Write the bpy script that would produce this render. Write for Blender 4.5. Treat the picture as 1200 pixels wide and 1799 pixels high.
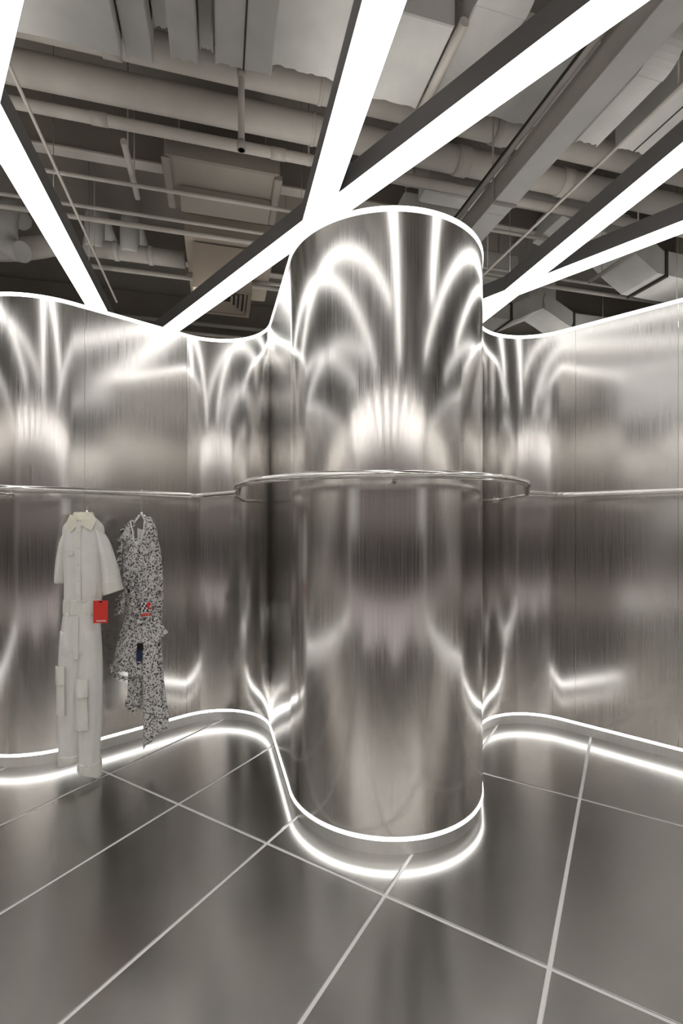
import bpy, math, random
from mathutils import Vector, Matrix
random.seed(7)
S = bpy.context.scene
COL = S.collection
for o in list(bpy.data.objects):
    bpy.data.objects.remove(o, do_unlink=True)

# ------------------------------------------------------------------ camera
EYE = 1.45
cam_d = bpy.data.cameras.new('camera')
cam = bpy.data.objects.new('camera', cam_d)
COL.objects.link(cam)
cam.location = (0, 0, EYE)
cam.rotation_euler = (math.pi / 2, 0, 0)
cam_d.sensor_fit = 'VERTICAL'
cam_d.sensor_height = 36.0
cam_d.lens = 36.0 * 835.5 / 1799
cam_d.shift_y = (927.0 - 899.5) / 1799
cam_d.clip_start = 0.02
S.camera = cam

# ------------------------------------------------------------------ world, exposure
W = bpy.data.worlds.new('world')
S.world = W
W.use_nodes = True
W.node_tree.nodes['Background'].inputs[0].default_value = (1.0, 0.97, 0.93, 1)
W.node_tree.nodes['Background'].inputs[1].default_value = 0.3
S.view_settings.view_transform = 'Standard'
S.view_settings.look = 'None'
S.view_settings.gamma = 1.0
S.view_settings.use_curve_mapping = False
S.view_settings.exposure = 0.92
BAR_LIGHT = 2.1        # ceiling light bars
ADDED_UP_LIGHT = 0.95         # glow added on top of the bars to brighten the ceiling
LOW_STRIP_LIGHT = 4.6   # strip under the panels
STRIP_LIGHT = 2.6      # wall edge strips
MALL_LIGHT = 14.0       # corridor line lights

# ------------------------------------------------------------------ materials
def new_mat(name):
    m = bpy.data.materials.new(name)
    m.use_nodes = True
    nt = m.node_tree
    return m, nt, nt.nodes['Principled BSDF']

def noise(nt, scale, detail=2.0, mscale=(1, 1, 1), coord='Object'):
    tc = nt.nodes.new('ShaderNodeTexCoord')
    mp = nt.nodes.new('ShaderNodeMapping')
    mp.inputs['Scale'].default_value = mscale
    n = nt.nodes.new('ShaderNodeTexNoise')
    n.inputs['Scale'].default_value = scale
    n.inputs['Detail'].default_value = detail
    nt.links.new(tc.outputs[coord], mp.inputs[0])
    nt.links.new(mp.outputs[0], n.inputs['Vector'])
    return n

def ramp(nt, src, c0, c1, p0=0.3, p1=0.7):
    r = nt.nodes.new('ShaderNodeValToRGB')
    r.color_ramp.elements[0].position = p0
    r.color_ramp.elements[1].position = p1
    r.color_ramp.elements[0].color = c0
    r.color_ramp.elements[1].color = c1
    nt.links.new(src, r.inputs[0])
    return r

def g(v, a=1):
    return (v, v, v, a)

def metal(name, col, r0, r1, mscale, aniso=0.0, scale=1.0, bump=0.0):
    m, nt, b = new_mat(name)
    b.inputs['Metallic'].default_value = 1
    n = noise(nt, scale, 3, mscale)
    rr = ramp(nt, n.outputs[0], g(r0), g(r1))
    nt.links.new(rr.outputs[0], b.inputs['Roughness'])
    k = 0.93
    cr = ramp(nt, n.outputs[0], (col[0] * k, col[1] * k, col[2] * k, 1), (*col, 1))
    nt.links.new(cr.outputs[0], b.inputs['Base Color'])
    if aniso:
        b.inputs['Anisotropic'].default_value = aniso
        t = nt.nodes.new('ShaderNodeTangent')
        t.direction_type = 'UV_MAP'
        t.uv_map = 'UVMap'
        nt.links.new(t.outputs[0], b.inputs['Tangent'])
    if bump:
        bp = nt.nodes.new('ShaderNodeBump')
        bp.inputs['Strength'].default_value = bump
        bp.inputs['Distance'].default_value = 0.001
        nt.links.new(n.outputs[0], bp.inputs['Height'])
        nt.links.new(bp.outputs[0], b.inputs['Normal'])
    return m

def paint(name, col, rough=0.6, var=0.12, scale=3.0, spec=0.3):
    m, nt, b = new_mat(name)
    n = noise(nt, scale, 4)
    lo = [c * (1 - var) for c in col]
    hi = [min(1, c * (1 + var)) for c in col]
    cr = ramp(nt, n.outputs[0], (*lo, 1), (*hi, 1))
    nt.links.new(cr.outputs[0], b.inputs['Base Color'])
    b.inputs['Roughness'].default_value = rough
    b.inputs['Specular IOR Level'].default_value = spec
    return m

def glow(name, col, strength):
    m, nt, b = new_mat(name)
    b.inputs['Base Color'].default_value = (*col, 1)
    b.inputs['Emission Color'].default_value = (*col, 1)
    b.inputs['Emission Strength'].default_value = strength
    n = noise(nt, 2.0)
    rr = ramp(nt, n.outputs[0], g(0.4), g(0.5))
    nt.links.new(rr.outputs[0], b.inputs['Roughness'])
    return m

M = {}
M['steel'] = metal('brushed_steel', (0.62, 0.603, 0.58), 0.145, 0.21, (220, 220, 2.5), aniso=0.3)
M['kick'] = metal('kick_steel', (0.80, 0.79, 0.77), 0.36, 0.44, (60, 60, 3))
M['floor'] = metal('floor_steel', (0.40, 0.39, 0.376), 0.20, 0.25, (1.5, 1.5, 1.5), scale=1.0)
M['rail'] = metal('polished_steel', (0.80, 0.79, 0.76), 0.10, 0.16, (30, 30, 30))
M['grout'] = paint('pale_grout', (0.92, 0.91, 0.89), 0.5, 0.05)
M['bar'] = glow('bar_diffuser', (1.0, 0.985, 0.96), BAR_LIGHT)
M['up'] = glow('added_uplight', (1.0, 0.97, 0.93), ADDED_UP_LIGHT)
M['strip'] = glow('edge_strip', (1.0, 0.99, 0.97), STRIP_LIGHT)
M['lowstrip'] = glow('low_edge_strip', (1.0, 0.99, 0.97), LOW_STRIP_LIGHT)
M['mall_led'] = glow('corridor_light', (1.0, 0.97, 0.93), MALL_LIGHT)
M['housing'] = paint('housing_grey', (0.26, 0.255, 0.255), 0.5, 0.08)
M['slab'] = paint('slab_paint', (0.28, 0.252, 0.22), 0.8, 0.15, 1.2)
M['duct'] = paint('duct_wrap', (0.58, 0.57, 0.545), 0.6, 0.08, 5)
M['pipe'] = paint('pipe_paint', (0.52, 0.49, 0.445), 0.55, 0.08, 4)
M['tray'] = paint('tray_lit_underside', (0.90, 0.89, 0.86), 0.5, 0.05, 4)  # tray underside only: colour raised to stand in for light from below
M['warm'] = paint('warm_plaster', (0.44, 0.38, 0.31), 0.8, 0.1, 2)
M['dark'] = paint('dark_gap', (0.06, 0.055, 0.05), 0.8, 0.1, 3)
M['backwall'] = paint('back_wall_paint', (0.22, 0.20, 0.18), 0.9, 0.1, 2)
M['white'] = paint('corridor_white', (0.80, 0.775, 0.74), 0.6, 0.04, 2)
M['mallwall'] = paint('corridor_wall', (0.50, 0.46, 0.455), 0.6, 0.04, 2)
M['mallfloor'] = paint('corridor_floor', (0.72, 0.66, 0.68), 0.35, 0.05, 2, 0.4)
M['header'] = paint('header_grey', (0.035, 0.034, 0.034), 0.6, 0.05, 2)
M['red'] = paint('red_card', (0.72, 0.05, 0.035), 0.5, 0.03, 8)
M['black'] = paint('black_cloth', (0.012, 0.012, 0.014), 0.7, 0.1, 8)
M['navy'] = paint('navy_cloth', (0.02, 0.035, 0.085), 0.6, 0.15, 30)
M['ink'] = paint('white_print', (0.85, 0.82, 0.80), 0.6, 0.02, 8)
M['lining'] = paint('white_lining', (0.78, 0.78, 0.78), 0.7, 0.03, 8)

def cloth(name, col, sheer, var=0.06, prnt=False):
    m, nt, b = new_mat(name)
    out = nt.nodes['Material Output']
    b.inputs['Roughness'].default_value = 0.75
    b.inputs['Specular IOR Level'].default_value = 0.2
    if prnt:
        tc = nt.nodes.new('ShaderNodeTexCoord')
        mp = nt.nodes.new('ShaderNodeMapping')
        mp.inputs['Scale'].default_value = (1, 0.6, 0.85)
        nz = nt.nodes.new('ShaderNodeTexNoise')
        nz.inputs['Scale'].default_value = 40
        mixv = nt.nodes.new('ShaderNodeMixRGB')
        mixv.inputs[0].default_value = 0.035
        v = nt.nodes.new('ShaderNodeTexVoronoi')
        v.inputs['Scale'].default_value = 92
        nt.links.new(tc.outputs['Object'], mp.inputs[0])
        nt.links.new(mp.outputs[0], mixv.inputs[1])
        nt.links.new(nz.outputs['Color'], mixv.inputs[2])
        nt.links.new(tc.outputs['Object'], nz.inputs['Vector'])
        nt.links.new(mixv.outputs[0], v.inputs['Vector'])
        cr = nt.nodes.new('ShaderNodeValToRGB')
        e = cr.color_ramp.elements
        e[0].position = 0.26; e[0].color = (0.085, 0.08, 0.08, 1)
        e[1].position = 0.50; e[1].color = (*col, 1)
        x = e.new(0.38); x.color = (0.15, 0.14, 0.14, 1)
        nt.links.new(v.outputs['Distance'], cr.inputs[0])
        nt.links.new(cr.outputs[0], b.inputs['Base Color'])
        csrc = cr.outputs[0]
    else:
        n = noise(nt, 14, 3)
        cr = ramp(nt, n.outputs[0], (*[c * (1 - var) for c in col], 1), (*col, 1))
        nt.links.new(cr.outputs[0], b.inputs['Base Color'])
        csrc = cr.outputs[0]
    tl = nt.nodes.new('ShaderNodeBsdfTranslucent')
    nt.links.new(csrc, tl.inputs[0])
    mx = nt.nodes.new('ShaderNodeMixShader')
    mx.inputs[0].default_value = 0.12
    nb = noise(nt, 9, 3, (1.6, 1.6, 0.45))
    bp = nt.nodes.new('ShaderNodeBump')
    bp.inputs['Strength'].default_value = 0.5
    bp.inputs['Distance'].default_value = 0.02
    nt.links.new(nb.outputs[0], bp.inputs['Height'])
    nt.links.new(bp.outputs[0], b.inputs['Normal'])
    nt.links.new(b.outputs[0], mx.inputs[1])
    nt.links.new(tl.outputs[0], mx.inputs[2])
    tr = nt.nodes.new('ShaderNodeBsdfTransparent')
    mx2 = nt.nodes.new('ShaderNodeMixShader')
    mx2.inputs[0].default_value = sheer
    nt.links.new(mx.outputs[0], mx2.inputs[1])
    nt.links.new(tr.outputs[0], mx2.inputs[2])
    nt.links.new(mx2.outputs[0], out.inputs[0])
    return m

M['organza'] = cloth('ivory_cotton', (0.97, 0.96, 0.925), 0.03)
M['organza2'] = cloth('ivory_double', (0.94, 0.93, 0.87), 0.0)
M['cream'] = cloth('cream_collar', (0.93, 0.92, 0.78), 0.0)
M['print'] = cloth('floral_print', (0.80, 0.785, 0.77), 0.05, prnt=True)
M['clear'] = metal('thin_wire', (0.6, 0.6, 0.6), 0.2, 0.3, (5, 5, 5))

# ------------------------------------------------------------------ builders
class MB:
    def __init__(self):
        self.v = []; self.f = []; self.s = []; self.uv = []
    def quad(self, pts, smooth=False):
        i = len(self.v)
        self.v += [tuple(p) for p in pts]
        self.f.append(tuple(range(i, i + len(pts)))); self.s.append(smooth)
        return self
    def box(self, x0, x1, y0, y1, z0, z1, mat=None):
        P = [Vector((x, y, z)) for z in (z0, z1) for y in (y0, y1) for x in (x0, x1)]
        if mat: P = [mat @ p for p in P]
        i = len(self.v)
        self.v += [tuple(p) for p in P]
        for q in ((0, 2, 3, 1), (4, 5, 7, 6), (0, 1, 5, 4), (2, 6, 7, 3), (0, 4, 6, 2), (1, 3, 7, 5)):
            self.f.append(tuple(i + k for k in q)); self.s.append(False)
        return self
    def cbox(self, x0, x1, y0, y1, z0, z1, c=0.01):
        """box with bevelled vertical and bottom edges"""
        def ring(i, z):
            a, b, e, d = x0 + i, x1 - i, y0 + i, y1 - i
            return [(a + c, e, z), (b - c, e, z), (b, e + c, z), (b, d - c, z),
                    (b - c, d, z), (a + c, d, z), (a, d - c, z), (a, e + c, z)]
        return self.loft([ring(c, z0), ring(0, z0 + c), ring(0, z1 - c), ring(c, z1)], smooth=False)
    def loft(self, rings, smooth=True, caps=True, closed=True):
        i = len(self.v); n = len(rings[0])
        for r in rings:
            self.v += [tuple(p) for p in r]
        for a in range(len(rings) - 1):
            for k in range(n if closed else n - 1):
                k2 = (k + 1) % n
                self.f.append((i + a * n + k, i + a * n + k2, i + (a + 1) * n + k2, i + (a + 1) * n + k))
                self.s.append(smooth)
        if caps and closed:
            self.f.append(tuple(i + k for k in reversed(range(n)))); self.s.append(False)
            e = i + (len(rings) - 1) * n
            self.f.append(tuple(e + k for k in range(n))); self.s.append(False)
        return self
    def tube(self, path, r, n=12, caps=True):
        path = [Vector(p) for p in path]
        rings = []
        up = None
        for j, p in enumerate(path):
            a = path[max(0, j - 1)]; b = path[min(len(path) - 1, j + 1)]
            t = (b - a).normalized()
            if up is None:
                up = Vector((0, 0, 1)) if abs(t.z) < 0.9 else Vector((1, 0, 0))
            x = t.cross(up).normalized(); y = x.cross(t).normalized(); up = y
            rr = r[j] if isinstance(r, (list, tuple)) else r
            rings.append([p + (x * math.cos(q) + y * math.sin(q)) * rr
                          for q in (2 * math.pi * k / n for k in range(n))])
        return self.loft(rings, True, caps)
    def strip(self, A, B, uvs=True):
        """smooth open strip between two 3D polylines, with arc-length UVs"""
        i = len(self.v); n = len(A)
        self.v += [tuple(p) for p in A] + [tuple(p) for p in B]
        for k in range(n - 1):
            self.f.append((i + k, i + k + 1, i + n + k + 1, i + n + k)); self.s.append(True)
        return self
    def build(self, name, mat, parent=None, loc=(0, 0, 0), rotz=0.0):
        me = bpy.data.meshes.new(name)
        me.from_pydata(self.v, [], self.f)
        me.polygons.foreach_set('use_smooth', self.s)
        me.materials.append(mat)
        me.update()
        o = bpy.data.objects.new(name, me)
        COL.objects.link(o)
        o.location = loc
        o.rotation_euler = (0, 0, rotz)
        if parent: o.parent = parent
        return o

def tag(o, label=None, cat=None, group=None, kind=None):
    if label: o['label'] = label
    if cat: o['category'] = cat
    if group: o['group'] = group
    if kind: o['kind'] = kind
    return o

def empty(name, loc=(0, 0, 0), rotz=0.0):
    o = bpy.data.objects.new(name, None)
    COL.objects.link(o)
    o.empty_display_size = 0.1
    o.location = loc
    o.rotation_euler = (0, 0, rotz)
    return o

def copy_tree(o, parent=None):
    c = o.copy(); COL.objects.link(c); c.parent = parent
    for ch in list(o.children): copy_tree(ch, c)
    return c

# ------------------------------------------------------------------ plan of the steel wall
def fillet(pts, step=0.012):
    """pts: (x, y, radius) -> dense polyline with tangent arcs at the corners"""
    out = []
    n = len(pts)
    for i, (x, y, r) in enumerate(pts):
        p = Vector((x, y))
        if i in (0, n - 1) or r <= 0:
            out.append(p); continue
        d1 = (p - Vector(pts[i - 1][:2])).normalized()
        d2 = (Vector(pts[i + 1][:2]) - p).normalized()
        turn = d1.angle_signed(d2)
        L = r * math.tan(abs(turn) / 2)
        sgn = 1 if (d1.x * d2.y - d1.y * d2.x) > 0 else -1
        nrm = Vector((-d1.y, d1.x)) * sgn
        c = p - d1 * L + nrm * r
        v = (p - d1 * L) - c
        m = max(6, int(abs(turn) * r / step))
        for k in range(m + 1):
            a = sgn * abs(turn) * k / m
            out.append(c + Vector((v.x * math.cos(a) - v.y * math.sin(a), v.x * math.sin(a) + v.y * math.cos(a))))
    # resample evenly
    res = [out[0]]
    for a, b in zip(out, out[1:]):
        d = (b - a).length
        if d < 1e-6: continue
        m = max(1, int(round(d / 0.03)))
        for k in range(1, m + 1):
            res.append(a.lerp(b, k / m))
    return res

def normals(pl):
    ns = []
    for i in range(len(pl)):
        t = (pl[min(i + 1, len(pl) - 1)] - pl[max(i - 1, 0)]).normalized()
        ns.append(Vector((-t.y, t.x)))          # left of travel = into the wall
    return ns

OPEN_Y = -1.7
PLAN = fillet([(-3.75, OPEN_Y, 0), (-3.32, 3.86, 0.40), (-2.015, 2.689, 0.50), (-0.665, 3.904, 0.398),
               (0.250, 0.62, 0.52), (1.094, 3.8485, 0.40), (2.95, 2.173, 0.45), (3.42, 2.62, 0.25), (3.75, OPEN_Y, 0)])
NRM = normals(PLAN)
Z_BOT, Z_TOP = 0.085, 2.845

def near(x, y):
    return min(range(len(PLAN)), key=lambda i: (PLAN[i] - Vector((x, y))).length)

def ofs(i0, i1, d, z):
    return [(PLAN[i].x + NRM[i].x * d, PLAN[i].y + NRM[i].y * d, z) for i in range(i0, i1 + 1)]

def band(i0, i1, d0, d1, z0, z1):
    """solid following the plan, front at offset d0, back at d1"""
    mb = MB()
    mb.strip(ofs(i0, i1, d0, z0), ofs(i0, i1, d0, z1))
    mb.strip(ofs(i0, i1, d1, z1), ofs(i0, i1, d1, z0))
    mb.strip(ofs(i0, i1, d0, z1), ofs(i0, i1, d1, z1))
    mb.strip(ofs(i0, i1, d1, z0), ofs(i0, i1, d0, z0))
    for i in (i0, i1):
        a = ofs(i, i, d0, z0)[0]; b = ofs(i, i, d1, z0)[0]
        mb.quad([a, b, (b[0], b[1], z1), (a[0], a[1], z1)])
    return mb

def panel(i0, i1, parent):
    # pull the ends back a millimetre so that the joints read
    keep = PLAN[i0].copy(), PLAN[i1].copy()
    PLAN[i0] = keep[0] + (PLAN[i0 + 1] - keep[0]).normalized() * 0.0008
    PLAN[i1] = keep[1] + (PLAN[i1 - 1] - keep[1]).normalized() * 0.0008
    mb = band(i0, i1, 0.0, 0.012, Z_BOT, Z_TOP)
    PLAN[i0], PLAN[i1] = keep
    o = mb.build('panel', M['steel'], parent)
    me = o.data
    uv = me.uv_layers.new(name='UVMap')
    L = [0.0]
    for a, b in zip(PLAN[i0:i1], PLAN[i0 + 1:i1 + 1]): L.append(L[-1] + (b - a).length)
    n = i1 - i0 + 1
    for lp in me.loops:
        k = lp.vertex_index
        u = L[k % n] if k < 8 * n else 0.0
        z = me.vertices[k].co.z
        uv.data[lp.index].uv = (u, z)
    return o

seams = [0, near(-3.62, 0.2), near(-3.47, 2.0), near(-2.75, 3.35), near(-1.64, 3.03), near(-1.135, 3.48), near(-0.497, 3.30),
         near(-0.25, 2.5), near(0.752, 2.53), near(0.945, 3.25), near(1.64, 3.356), near(2.10, 2.94), near(3.40, 2.5),
         near(3.55, 0.5), len(PLAN) - 1]
walls = {'wall_left': (0, 3), 'wall_back': (3, 11), 'wall_right': (11, 14)}
for wn, (a, b) in walls.items():
    root = empty(wn, (PLAN[seams[a]].x * 0, 0, 0))
    tag(root, kind='structure')
    root['label'] = {'wall_left': 'brushed steel wall running from the corner to the shop opening behind the jumpsuit side',
                     'wall_back': 'curved brushed steel wall with rounded projecting column and lit edges',
                     'wall_right': 'brushed steel wall continuing past the projecting column side'}[wn]
    for k in range(a, b):
        i0, i1 = seams[k], seams[k + 1]
        panel(i0, i1, root)
    i0, i1 = seams[a], seams[b]
    tag(band(i0, i1, 0.014, 0.022, 0.0, Z_BOT - 0.018).build('kick_plate', M['kick'], root), 'steel kick plate set back under the wall')
    tag(band(i0, i1, -0.003, 0.001, Z_BOT - 0.016, Z_BOT - 0.0005).build('edge_light_strip', M['lowstrip'], root), 'white light strip under the wall panels')
    band(i0, i1, 0.001, 0.020, Z_BOT - 0.0165, Z_BOT - 0.0005).build('strip_channel', M['kick'], root)
    tag(band(i0, i1, -0.003, 0.004, Z_TOP + 0.0005, Z_TOP + 0.022).build('edge_light_strip', M['strip'], root), 'white light strip along the top edge of the wall')
    band(i0, i1, 0.004, 0.014, Z_TOP + 0.0005, Z_TOP + 0.016).build('strip_channel', M['kick'], root)

# ------------------------------------------------------------------ floor
floor = MB().box(-8, 8, OPEN_Y, 13, -0.1, -0.004).build('floor', M['grout'])
tag(floor, 'steel tiled floor with pale joints', kind='structure')
eA = Vector((0.5165, 0.8563)); eB = Vector((-0.8563, 0.5165))
A0, DA, B0, DB = 1.695, 1.144, 0.2227, 0.600
gap = 0.0075
tile_me = None
rot = math.atan2(eA.y, eA.x)
for ia in range(-4, 5):
    for ib in range(-9, 9):
        ca = A0 + (ia + 0.5) * DA; cb = B0 + (ib + 0.5) * DB
        c = eA * ca + eB * cb
        if not (-3.9 < c.x < 3.9 and OPEN_Y + 0.1 < c.y < 4.3): continue
        # keep tiles inside the steel wall line
        dmin = min(range(len(PLAN)), key=lambda i: (PLAN[i] - c).length)
        side = (c - PLAN[dmin]).dot(NRM[dmin])
        if side > 0.55: continue
        if tile_me is None:
            mb = MB()
            hx, hy = DA / 2 - gap, DB / 2 - gap
            def ring(i, z):
                return [(-hx + i, -hy + i, z), (hx - i, -hy + i, z), (hx - i, hy - i, z), (-hx + i, hy - i, z)]
            mb.loft([ring(0, -0.004), ring(0, -0.0008), ring(0.0012, 0.0)], smooth=False)
            t = mb.build('tile', M['floor'], floor)
            tile_me = t.data
        else:
            t = bpy.data.objects.new('tile', tile_me)
            COL.objects.link(t); t.parent = floor
        t.location = (c.x, c.y, 0)
        t.rotation_euler = (0, 0, rot)

# ------------------------------------------------------------------ ceiling shell and corridor behind
ceil = MB().box(-8, 8, OPEN_Y, 13, 4.78, 4.95).build('ceiling', M['slab'])
tag(ceil, 'grey painted concrete ceiling above exposed pipes and ducts', kind='structure')
tag(MB().box(-8, 8, 12.8, 13, 0, 4.78).build('wall_far', M['backwall']), 'dark wall far behind the steel screen', kind='structure')
tag(MB().box(-8.1, -8, OPEN_Y, 13, 0, 4.78).build('wall_side_west', M['backwall']), 'dark side wall beyond the steel screen', kind='structure')
tag(MB().box(8, 8.1, OPEN_Y, 13, 0, 4.78).build('wall_side_east', M['backwall']), 'dark side wall opposite beyond the steel screen', kind='structure')
tag(MB().box(-8, 8, OPEN_Y - 0.25, OPEN_Y, 3.49, 4.95).build('wall_front_upper', M['white']), 'white wall above the header of the shop opening', kind='structure')
tag(MB().box(-8, 8, OPEN_Y - 0.25, OPEN_Y, 3.2, 3.49).build('trim_1', M['header']), 'dark header over the shop opening', kind='structure')
tag(MB().box(-8, -3.75, OPEN_Y - 0.25, OPEN_Y, 0, 3.2).build('wall_front_west', M['white']), 'white shopfront wall beside the opening', kind='structure')
tag(MB().box(3.75, 8, OPEN_Y - 0.25, OPEN_Y, 0, 3.2).build('wall_front_east', M['white']), 'white shopfront wall across the opening', kind='structure')
tag(MB().box(-8, 8, -9.5, OPEN_Y, -0.1, 0.0).build('floor_corridor', M['mallfloor']), 'pale corridor floor outside the shop opening', kind='structure')
tag(MB().box(-8, 8, -9.5, OPEN_Y - 0.25, 3.4, 3.5).build('ceiling_corridor', M['white']), 'white corridor ceiling outside the shop opening', kind='structure')
tag(MB().box(-8, 8, -9.7, -9.5, 0, 3.4).build('wall_corridor', M['mallwall']), 'pale wall across the corridor', kind='structure')
tag(MB().box(-8, 8, -5.4, -5.1, 0, 1.36).build('wall_parapet', M['header']), 'low dark parapet across the corridor', kind='structure')
for k in range(11):
    x = -4.75 + 0.95 * k
    r = empty('corridor_light', (x, -3.95, 3.34))
    tag(r, 'slim recessed line light in the white corridor ceiling', 'light', 'corridor line lights')
    MB().box(-0.05, 0.05, -1.9, 1.9, 0.01, 0.06).build('housing', M['header'], r)
    MB().box(-0.03, 0.03, -1.88, 1.88, 0.0, 0.01).build('diffuser', M['mall_led'], r)

# ------------------------------------------------------------------ crossed light bars
D1 = Vector((-0.680, 0.733)); D2 = Vector((-0.2487, 0.9686))
BZ = EYE + 1.95
def arm(root, d, n0, n1, z, w=0.163, h=0.115):
    ang = math.atan2(d.y, d.x)
    R = Matrix.Rotation(ang, 4, 'Z')
    mb = MB()
    mb.box(n0, n1, -w / 2, -w / 2 + 0.006, z + 0.001, z + h, R)
    mb.box(n0, n1, w / 2 - 0.006, w / 2, z + 0.001, z + h, R)
    MB().box(n0 + 0.006, n1 - 0.006, -w / 2 + 0.007, w / 2 - 0.007, z + h - 0.012, z + h - 0.004, R).build('added_up_glow', M['up'], root)  # added glowing slab facing up, only there to lift the ceiling brightness
    for e in (n0, n1 - 0.006): mb.box(e, e + 0.006, -w / 2, w / 2, z + 0.001, z + h, R)
    mb.build('housing', M['housing'], root)
    MB().box(n0 + 0.006, n1 - 0.006, -w / 2 + 0.002, w / 2 - 0.002, z, z + 0.012, R).build('diffuser', M['bar'], root)
bar_labels = ['crossed white ceiling light bars over the left side wall, ending beyond the clothing bay wall',
              'long crossed white ceiling light bars above the hanging clothes, ends beyond the wall',
              'crossed white ceiling light bars meeting just behind the rounded steel column',
              'crossed white ceiling light bars beside the pale cable tray and big branching duct',
              'crossed white ceiling light bars furthest beyond the wall past the branching duct']
for k in range(-2, 3):
    cx, cy = {-2: (-3.15, 1.25), -1: (-1.642, 2.146), 0: (-0.174, 3.058), 1: (1.415, 3.947), 2: (3.0, 4.85)}[k]
    r = empty('crossed_light_bar', (cx, cy, BZ))
    tag(r, bar_labels[k + 2], 'light', 'crossed ceiling light bars')
    arm(r, D1, -3.08 if k > -1 else -2.9, 3.08 if k > -1 else 2.9, 0.0)
    arm(r, D2, max(-4.6, (OPEN_Y + 0.15 - cy) / 0.9686), 4.0, 0.0006)
    tc = -0.2487 * cx + 0.9686 * cy
    for t_ in (3.5, 4.38):
        q = t_ - tc
        if abs(q) > 3.8: continue
        MB().tube([(D2.x * q, D2.y * q, 0.10), (D2.x * q, D2.y * q, 4.775 - BZ)], 0.002, 6).build('suspension_wire', M['clear'], r)

# ------------------------------------------------------------------ ceiling services, in the building's own axes
TH = math.radians(14.4)
E1 = Vector((math.cos(TH), math.sin(TH))); E2 = Vector((-math.sin(TH), math.cos(TH)))
def at(s, t, D):
    p = E1 * s + E2 * t
    return (p.x, p.y, EYE + D)
TOPD = 4.772 - EYE

def hang(mb, s, t, d0, r=0.005):
    mb.tube([(s, t, d0), (s, t, d0 + 0.0)], r, 6)

def round_pipe(name, label, s0, s1, t, D, r, cat='pipe', couplings=(), mat='pipe', group=None):
    c = (s0 + s1) / 2
    root = empty(name, at(c, t, D), TH)
    tag(root, label, cat, group)
    MB().tube([(s0 - c, 0, r), (s1 - c, 0, r)], r, 20).build('run', M[mat], root)
    for q in couplings:
        MB().tube([(q - c - 0.05, 0, r), (q - c + 0.05, 0, r)], r * 1.10, 20).build('coupling', M[mat], root)
    for q in ((s0 + 0.3, c + 0.37, s1 - 0.4) if r > 0.03 else ()):
        mb = MB().tube([(q - c, 0, 2 * r - 0.004), (q - c, 0, TOPD - D)], 0.006, 8)
        mb.tube([(q - c - 0.012, 0, r), (q - c + 0.012, 0, r)], r * 1.05, 20)
        mb.build('hanger_rod', M[mat], root)
    return root

def cross_pipe(name, label, s, t0, t1, D, r, cat='pipe', mat='pipe'):
    c = (t0 + t1) / 2
    root = empty(name, at(s, c, D), TH)
    tag(root, label, cat)
    MB().tube([(0, t0 - c, r), (0, t1 - c, r)], r, 14).build('run', M[mat], root)
    for q in (t0 + 0.15, min(t1 - 0.15, 4.48)):
        MB().tube([(0, q - c, 2 * r - 0.003), (0, q - c, TOPD - D)], 0.005, 8).build('hanger_rod', M[mat], root)
    return root

round_pipe('service_pipe', 'thick grey pipe running right behind the flat wrapped ducts', -4.5, 5.0, 2.95, 2.70, 0.085, couplings=(-0.6, 1.9))
round_pipe('service_pipe', 'thickest grey pipe, second behind the flat wrapped ducts', -4.5, 5.0, 3.22, 2.65, 0.09, couplings=(1.75, 2.65, -2.1))
round_pipe('service_pipe', 'slim grey pipe just behind the two thick pipes, with short cross pipe', -4.5, 5.0, 3.36, 2.60, 0.035, couplings=(-0.75, 0.4))
round_pipe('service_pipe', 'thick grey pipe with open end beyond the pale cable tray', 1.2, 2.85, 3.62, 2.80, 0.085, couplings=(2.4,))
round_pipe('conduit', 'thin light conduit crossing below the stepped duct box', -3.5, 0.62, 3.76, 2.50, 0.014, cat='conduit')
round_pipe('conduit', 'thin conduit in the pair over the square ceiling vent', -4.5, 5.6, 4.27, 2.50, 0.020, cat='conduit')
round_pipe('conduit', 'slimmer companion conduit of the pair over the square ceiling vent', -4.5, 5.6, 4.17, 2.54, 0.014, cat='conduit')
round_pipe('conduit', 'thin conduit between pale cable tray and long light bar', 2.3, 3.0, 3.86, 2.70, 0.016, cat='conduit')
round_pipe('service_pipe', 'small pipe running under the two round branch ducts', -1.3, 0.75, 5.0, 2.48, 0.022)
round_pipe('service_pipe', 'short thin pipe above the square vent', 0.35, 1.0, 4.62, 2.34, 0.016)
cross_pipe('hanging_rod', 'thin straight rod running alongside the light bar over the clothes', -1.04, 2.6, 5.4, 2.35, 0.010, 'rod')
cross_pipe('hanging_rod', 'thin straight rod running alongside the pale cable tray', 2.42, 1.9, 4.1, 2.38, 0.011, 'rod')
cross_pipe('service_pipe', 'short pipe joining the slim pipe to the steel beam', -0.62, 3.44, 4.0, 2.56, 0.022)
cross_pipe('service_pipe', 'short slanting pipe before the big square duct beyond the wall', 3.23, 2.93, 3.60, 2.20, 0.016)
cross_pipe('service_pipe', 'small drain pipe between two flat wrapped ducts', 1.105, 2.0, 2.62, 2.33, 0.024)

# vertical drop pipe
r = empty('drop_pipe', at(0.124, 2.83, 2.2), TH)
tag(r, 'upright grey drop pipe hanging in front of the thick pipes', 'pipe')
MB().tube([(0, 0, 0), (0, 0, TOPD - 2.2)], 0.019, 14).build('run', M['pipe'], r)
MB().tube([(0, 0, 0.0), (0, 0, 0.05)], 0.026, 14).build('cap', M['pipe'], r)
MB().tube([(0, 0, 0.42), (0, 0, 0.46)], 0.026, 14).build('coupling', M['pipe'], r)

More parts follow.
